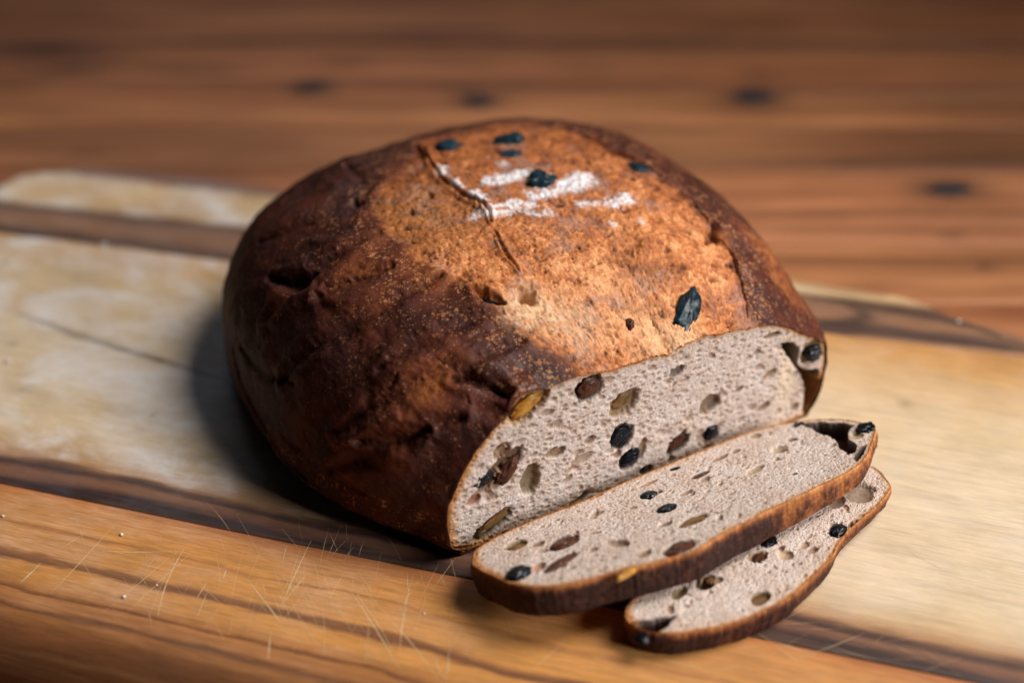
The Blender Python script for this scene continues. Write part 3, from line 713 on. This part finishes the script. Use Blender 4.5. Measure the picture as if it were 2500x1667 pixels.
for a in ((1435, 928, 34, 24, .5, .0030, OL), (1632, 930, 26, 20, .4, .0036, (.22, .14, .08)), (1757, 935, 18, 9, .2, .002, BRN), (1220, 1105, 22, 32, -.2, .0040, (.23, .155, .075)), (1155, 1038, 20, 16, .7, .003, BRN), (1285, 1040, 16, 10, .3, .0022, BRN),
          (1340, 1055, 26, 9, .2, .0016, BRN, .6), (1555, 855, 18, 9, .3, .0020, (.16, .11, .08)), (1480, 1025, 9, 16, 0, .002, BRN), (1355, 895, 30, 26, .3, .0028, DK), (1270, 1040, 14, 8, .3, .002, BRN), (1610, 1010, 12, 10, 0, .0015, BRN, .6), (1150, 1085, 62, 22, .65, .0030, (.16, .075, .035)),
          (1430, 1005, 28, 28, 0, .0022, DK), (1450, 1055, 28, 22, .3, .0022, DK), (1560, 1022, 30, 20, .6, .0032, (.06, .045, .025)), (1635, 998, 20, 20, .4, .002, DK), (1135, 1205, 50, 17, .45, .0030, (.13, .12, .05)), (1330, 1150, 24, 7, .3, .0022, (.12, .09, .07)), (1700, 895, 12, 6, .2, .0018, BRN), (1770, 860, 16, 9, .3, .002, BRN),
          (1745, 1010, 15, 9, .3, .0018, BRN), (1420, 1045, 10, 8, 0, .0015, BRN), (1215, 935, 44, 24, .5, .0040, (.34, .17, .035)), (1485, 1080, 16, 10, 0, .002, DK), (1090, 1150, 16, 10, .4, .0022, (.35, .13, .07)),
          (1862, 815, 26, 27, 0, .0030, (.42, .25, .11), .8), (1775, 772, 24, 6, -.1, .003, (.28, .16, .06))): fhole(*a)
fP, fE = sheet(outl_in, 620, 220, None); frim = .0016+.0022*sstep(.035, .0, fP[:, 0])
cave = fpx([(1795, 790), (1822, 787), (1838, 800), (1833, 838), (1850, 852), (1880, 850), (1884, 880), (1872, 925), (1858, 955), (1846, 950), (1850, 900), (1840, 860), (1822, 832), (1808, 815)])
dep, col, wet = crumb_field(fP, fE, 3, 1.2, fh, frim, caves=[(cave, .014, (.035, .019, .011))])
# creamier, smoother crumb beside the tear at the right end
cc = fpx([(1805, 870)])[0]; g = np.exp(-(((fP[:, 0]-cc[0])/.0045)**2+((fP[:, 1]-cc[1])/.016)**2))[:, None]; col = col*(1-.7*g)+.7*g*np.array([.80, .62, .42])
FN = gridfaces(620, 220)
fL = np.c_[fP[:, 0], .0003+dep, fP[:, 1]]
mesh('crumb', toworld(fL), FN, M_crumb, loaf, attrs={'wet': wet}, cols={'col': col})
# fruit showing in the cut face
def ffruit(px, py, a, b, rot, mat, seed, sink=.0002, deep=.6, nm='raisin', label=None):
    c = fpx([(px, py)])[0]; pos = toworld(np.array([[c[0], .0010+sink, c[1]]]))[0]; s = 1/5900.
    fruit(nm, loaf, mat, pos, -lb, lt, (a*s*1.12, b*s*1.2, b*s*deep), seed, label, rot)
for a in ((1430, 1005, 24, 24, .2, M_black, 1), (1452, 1055, 25, 18, .3, M_black, 2), (1485, 1081, 13, 8, .1, M_black, 3), (1637, 998, 19, 14, .8, M_black, 4), (1110, 1105, 27, 17, .2, M_black, 6), (1172, 1085, 34, 18, .75, M_brown, 7, .0001), (1357, 893, 24, 21, .5, M_brown, 8), (1868, 812, 22, 21, .2, M_black, 12, -.0012, .9)):
    ffruit(*a)
ffruit(1562, 1022, 26, 15, .6, M_brown, 5, .0012); ffruit(1215, 940, 36, 16, .5, M_amber, 9, .0012, .6, 'sultana'); ffruit(1437, 930, 28, 17, .5, M_olive, 10, .0022, .5, 'sultana'); ffruit(1140, 1203, 44, 12, .45, M_olive, 11, .0010, .6, 'sultana')
# raisins baked into the crust
def cfruit(px, py, a, b, spin, mat, seed, out=.0006, wr=.16, deep=.5):
    i = hit([(px*K, py*K)])[0]; n = WN[i]; tow = np.cross(n, rt) ; ax = rt
    fruit('raisin', loaf, mat, Wl[i]+n*out, n, ax, (a, b, b*deep), seed, None, spin, wr, 1.)
cfruit(1581, 714, .0114, .0056, 1.28, M_blue, 24, .0014, .10, .42)
cfruit(1243, 414, .0066, .0064, .2, M_blue, 22, .0010); cfruit(1028, 339, .0066, .0062, -.2, M_blue, 23, .0010); cfruit(1172, 321, .0074, .0066, .2, M_blue, 25, .0006); cfruit(1172, 357, .0062, .0046, .1, M_blue, 26, .0004)
cfruit(1468, 387, .0056, .0040, -.7, M_blue, 27, .0008); cfruit(1128, 692, .0042, .0018, -.5, M_black, 27, .0003); cfruit(1446, 742, .0017, .0028, .1, M_brown, 28, -.0002); cfruit(1663, 508, .0042, .0036, .1, M_black, 29, -.0016); cfruit(818, 473, .0034, .0026, .1, M_black, 30, -.0006); cfruit(1300, 300, .0050, .0030, -.5, M_black, 31, -.0010)

# ------------------------------------------------------------------ the two slices
def slice_(label, top_px, p0, nrm, T, xdir, seed, holes_px, crust_var, shrink_bottom, caves_px=()):
    """top_px: the outline of the upper cut in photo px; p0, nrm: its plane; T: thickness"""
    nrm = nrm/np.linalg.norm(nrm); ex = xdir-(xdir@nrm)*nrm; ex /= np.linalg.norm(ex); ey = np.cross(nrm, ex)
    top = top_px if isinstance(top_px, np.ndarray) else np.array(top_px, float)
    Wp = onplane(top, p0, nrm); loc = np.stack([(Wp-p0)@ex, (Wp-p0)@ey], -1)
    N = 900; ol = smooth_closed(loc, N)
    area_ = .5*(ol[:, 0]*np.roll(ol[:, 1], -1)-np.roll(ol[:, 0], -1)*ol[:, 1]).sum()
    if area_ < 0: ol = ol[::-1]
    o3 = np.c_[ol, np.full(N, seed*.1)]
    tn = np.roll(ol, -1, 0)-np.roll(ol, 1, 0); on = np.stack([tn[:, 1], -tn[:, 0]], 1); on /= np.linalg.norm(on, axis=1)[:, None]
    ol = ol+on*(.0006*fbm(o3*160, 3)+.00032*fbm(o3*800, 2))[:, None]
    def world(P, h): return p0+P[:, :1]*ex+P[:, 1:]*ey+np.asarray(h).reshape(-1, 1)*nrm
    def thick(x): return 1.06-.34*sstep(.50, .95, x)
    c0 = world(np.array([ol.mean(0)]), -T)[0]
    root = thing('bread_slice', label, 'bread slice', tuple(c0), 'slices cut from the loaf')
    hs = []
    for (px, py, rx, ry, rot, dep, cl, *st) in holes_px:
        w = onplane([(px*K, py*K)], p0, nrm)[0]-p0
        hs.append((w@ex, w@ey, rx, ry, rot, dep, cl, st[0] if st else .9))
    P, E = sheet(ol-on*.0003, 680, 250, None)
    cv = []
    for pp, dp, cl in caves_px:
        w = onplane([(x*K, y*K) for x, y in pp], p0, nrm)-p0; cv.append((np.stack([w@ex, w@ey], -1), dp, cl))
    xl_ = (P[:, 0]-P[:, 0].min())/np.ptp(P[:, 0])
    rimw = .0014+.0032*sstep(.06, 0, xl_)
    dep, col, wet = crumb_field(P, E, seed, .5, hs, rimw, caves=cv)
    n1 = len(P); Fq = gridfaces(680, 250)
    tp = world(P, -dep)
    Pb, Eb = sheet(smooth_closed((ol-on*(.0012+shrink_bottom))[::6], 300), 120, 30, None)
    bt = world(Pb, -T*thick((Pb[:, 0]-ol[:, 0].min())/np.ptp(ol[:, 0]))+.0003); Fb = gridfaces(120, 30)[:, ::-1]+n1
    colb = np.tile(CR, (len(Pb), 1))
    mesh('crumb', np.vstack([tp, bt]), np.vstack([Fq, Fb]), M_crumb, root, attrs={'wet': np.r_[wet, np.zeros(len(Pb))]}, cols={'col': np.vstack([col, colb])})
    # crust: a band round the edge, from the upper cut to the lower one
    R = 26; f = np.linspace(0, 1, R)
    xo = (ol[:, 0]-ol[:, 0].min())/np.ptp(ol[:, 0]); tp = thick(xo)
    rows = []
    for k in f:
        bulge = .00045*math.sin(math.pi*k)-shrink_bottom*k**2
        rows.append(np.c_[ol+on*bulge, -T*k*tp])
    rows[0][:, :2] -= on*.0003
    Bn = np.vstack(rows+[np.c_[ol-on*(.0015+shrink_bottom), -T*tp]])
    nn = np.tile(on, (R+1, 1)); a = fbm(Bn*130+seed, 3); b = fbm(Bn*500+seed, 3, .6); w_, r_ = worley(Bn*330+seed, seed)
    side = np.repeat(np.r_[np.clip(np.sin(np.pi*f)*2, .3, 1), .2], N)
    dd = side*(.0008*a+.0004*b-.0003*sstep(.4, .1, w_)*(r_ > .6))
    Bn[:, :2] += nn*dd[:, None]
    kk = np.repeat(np.r_[f, 1], N); xn = np.tile((ol[:, 0]-ol[:, 0].min())/np.ptp(ol[:, 0]), R+1)
    bkv = np.clip(crust_var(xn, kk)+.42*a+.36*b+.12*fbm(np.stack([Bn[:, 0]*700, Bn[:, 1]*700, Bn[:, 2]*160], 1), 3), 0, 1)
    cc_ = lerpc(bkv, [(0., (.66, .33, .12)), (.25, (.52, .21, .065)), (.5, (.30, .10, .033)), (.72, (.12, .042, .022)), (1., (.042, .018, .014))])
    mesh('crust', world(Bn[:, :2], Bn[:, 2]), gridfaces(R+1, N, True)[:, ::-1], M_crust, root, attrs={'bake': bkv*.8, 'flour': np.zeros(len(bkv)), 'speck': np.clip(bkv-.3, 0, .30), 'gloss': np.zeros(len(bkv))}, cols={'col': cc_})
    def put(px, py, a, b, rot, mat, sd, sink=.0006, deep=.6, nm='raisin', lab=None):
        w = onplane([(px*K, py*K)], p0, nrm)[0]
        fruit(nm, root, mat, w-nrm*sink, nrm, ex, (a*1.18, b*1.22, b*deep*1.2), sd, lab, rot)
    return root, put, world, ex, ey, nrm

# lower slice: flat on the board, its back part under the upper one
s2 = [(1525, 1490), (1545, 1462), (1600, 1425), (1680, 1395), (1790, 1340), (1900, 1272), (2000, 1200), (2075, 1145), (2130, 1137), (2160, 1162), (2175, 1195), (2138, 1238), (2083, 1284), (2055, 1316), (2031, 1360), (1990, 1402), (1931, 1455), (1868, 1490), (1794, 1519), (1711, 1538), (1628, 1547), (1565, 1535), (1532, 1515)]
T2 = .0100; d2 = onz([(2130, 1138)], T2)[0]-onz([(1569, 1465)], T2)[0]
sl2, put2, *_ = slice_('lower bread slice lying flat on the board, half covered by the other slice', s2, np.array([0, 0, T2+.0006])+onz([(1800, 1400)], 0)[0]*np.array([1, 1, 0]), lz, T2, d2, 17,
    [(1620, 1335, .0042, .0030, .2, .0045, (.20, .13, .06)), (1745, 1372, .0040, .0026, .1, .0025, (.26, .17, .07)), (1745, 1275, .0030, .0026, .1, .0022, (.28, .15, .07)),
     (1805, 1272, .0028, .0026, .1, .0018, (.5, .32, .17), .7), (1765, 1242, .0032, .0024, .3, .002, DK), (1925, 1217, .0040, .0030, .3, .0026, DK), (1560, 1360, .0040, .0020, .2, .0018, (.30, .21, .08)), (1975, 1130, .0060, .0050, .3, .0022, (.20, .12, .06), .75), (1920, 1150, .0040, .0030, .3, .0016, BRN, .6), (1650, 1330, .0018, .0014, 0, .0014, BRN)],
    lambda x, k: .38+.38*np.clip(k*2.6, 0, 1)+.22*(1-x)*np.clip(k*4-.2, 0, 1)-.06*(x > .7), .0012,
    [([(1449, 1424), (1487, 1426), (1520, 1418), (1551, 1413), (1535, 1432), (1513, 1451), (1477, 1456), (1455, 1442)], .0088, (.045, .022, .013))])
for a in ((1765, 1243, .0030, .0018, .3, M_black, 41, .0001), (1925, 1216, .0036, .0022, .25, M_black, 42, .0002), (1480, 1452, .0026, .0020, .2, M_black, 43, .0022), (1745, 1276, .0026, .0018, .4, M_brown, 44, .0014)): put2(*a)
put2(1745, 1373, .0032, .0018, .1, M_olive, 45, .0016, .5, 'sultana'); put2(1635, 1322, .0024, .0018, .5, M_olive, 46, .0016, .6, 'sultana')
# upper slice: back edge low against the loaf, front edge resting on the lower slice
s1 = [(x*K, y*K) for x, y in [(1083, 1290), (1092, 1262), (1130, 1237), (1180, 1212), (1250, 1183), (1340, 1148), (1450, 1099), (1550, 1058), (1650, 1018), (1740, 985), (1840, 965), (1930, 961), (1985, 971), (2012, 984), (2006, 1012), (1990, 1050), (1955, 1080), (1850, 1133), (1750, 1180), (1650, 1232), (1600, 1262), (1500, 1292), (1400, 1316), (1300, 1342), (1200, 1345), (1130, 1322), (1092, 1305)]]
TL = .27; n1_ = lz*1.+lb*TL  # rises towards the front
p1 = B0+lt*.06-lb*.0085+lz*.0120
sl1, put1, *_ = slice_('upper bread slice propped on the other slice against the cut loaf', s1, p1, n1_, .0110, lt, 29,
    [(1965, 1000, .0028, .0028, 0, .0012, (.50, .30, .13), .7),
     (1592, 1192, .0062, .0028, .05, .0022, (.24, .17, .075)), (1185, 1250, .0040, .0030, .1, .0022, (.25, .18, .07)), (1235, 1248, .0024, .0016, .1, .0012, BRN), (1295, 1245, .0060, .0034, .2, .0024, (.07, .03, .02)), (1285, 1290, .0078, .0026, .25, .0024, (.09, .04, .022)), (1235, 1300, .0030, .0024, .2, .0018, (.45, .2, .09), .7),
     (1190, 1317, .0046, .0036, .1, .0026, DK), (1560, 1257, .0066, .0034, .15, .0028, (.05, .025, .016)), (1480, 1270, .0030, .0018, .3, .0014, BRN), (1610, 1088, .0044, .0016, .1, .0026, (.10, .05, .03)), (1655, 1050, .0036, .0014, .1, .0016, (.34, .18, .09)), (1735, 1077, .0050, .0020, .25, .0016, (.42, .28, .16), .8), (1550, 1075, .0022, .0013, 0, .002, DK),
     (1490, 1135, .0034, .0026, .1, .002, DK), (1530, 1166, .0038, .0026, .1, .002, DK), (1490, 1108, .0048, .0014, .1, .0016, (.40, .20, .09), .8), (1575, 1130, .0030, .0014, .1, .0014, BRN, .7), (1370, 1180, .0034, .0014, .2, .0012, BRN, .5), (1825, 1086, .0012, .0010, 0, .0014, DK), (1790, 1030, .0040, .0030, .4, .0018, (.40, .25, .15), .6), (1735, 1000, .0024, .0018, 0, .0012, BRN, .6),
     (1570, 1205, .0020, .0012, .4, .0012, BRN), (1440, 1316, .0040, .0016, .2, .0030, (.45, .20, .03)), (1690, 1035, .0022, .0013, .2, .0014, BRN, .6)],
    lambda x, k: .34+.36*np.clip(k*3, 0, 1)+.36*sstep(.66, .5, x)*np.clip(k*5-.3, 0, 1)-.06*(x > .6), .0010,
    [([(1832, 972), (1868, 985), (1882, 996), (1905, 1000), (1922, 1010), (1930, 1030), (1948, 1040), (1962, 1040), (1968, 1022), (1950, 1008), (1948, 990), (1962, 976), (1930, 969), (1880, 968)], .0073, (.040, .020, .011)),
     ([(1958, 1052), (1975, 1028), (1992, 1020), (1984, 1040), (1968, 1058)], .006, (.06, .03, .018))])
for a in ((1490, 1135, .0031, .0020, .1, M_black, 51, .0001), (1532, 1166, .0034, .0020, .1, M_black, 52, 0.), (1192, 1316, .0042, .0031, .1, M_black, 53, -.0002, .8), (1562, 1256, .0058, .0028, .2, M_brown, 54, .0008), (1296, 1245, .0048, .0026, .1, M_brown, 55, .0006), (1290, 1289, .0070, .0019, .25, M_brown, 56, .0006),
          (1610, 1088, .0038, .0011, .1, M_brown, 57, .0008), (1550, 1075, .0019, .0011, 0, M_black, 58, .0004), (1988, 985, .0036, .0026, .1, M_black, 59, -.0006, .8), (1832, 974, .0028, .0018, .1, M_black, 60, .0004)): put1(*a)
put1(1592, 1192, .0054, .0020, .05, M_olive, 61, .0012, .4, 'sultana'); put1(1185, 1250, .0032, .0022, .1, M_olive, 62, .0016, .5, 'sultana'); put1(1437, 1316, .0042, .0014, .25, M_amber, 63, .0002, .8, 'sultana')

# ------------------------------------------------------------------ stray crumbs on the board
r = random.Random(3)
for (px, py, s, lab) in ((297, 1306, .00075, 'tiny white bread crumb on the honey stave above the long dark grain line'), (303, 1458, .00080, 'tiny white bread crumb among the knife scratches near the front edge'),
                    (383, 1429, .00050, 'smallest white speck of bread on the scratched front stave'), (8, 1261, .00065, 'white bread crumb at the left end of the board'), (1036, 1498, .0004, 'pale bread speck among the scratches left of the slices'), (255, 600, .0014, 'soft white crumb on the brown band behind the loaf'), (20, 885, .0012, 'white crumb on the pale wood at the far left'), (2340, 787, .0010, 'pale crumb on the dark line at the far right of the board')):
    b = bpx([(px, py)])[0]; th_, cv_ = np.meshgrid(np.linspace(0, 2*np.pi, 12, endpoint=False), np.linspace(.02, np.pi-.02, 8))
    S = np.stack([np.sin(cv_)*np.cos(th_), np.sin(cv_)*np.sin(th_), np.cos(cv_)], -1).reshape(-1, 3)
    S *= (1+.9*fbm(S*1.9+px, 2))[:, None]*s*.8*np.array([1.2, .9, .7])
    V = b[0]*be1+b[1]*be2+S+lz*(s*.6)
    o = mesh('bread_crumb', V-V.mean(0), gridfaces(8, 12, True), M_crumbbit); o.location = V.mean(0)
    o['label'] = lab; o['category'] = 'bread crumb'; o['group'] = 'stray crumbs on the cutting board'
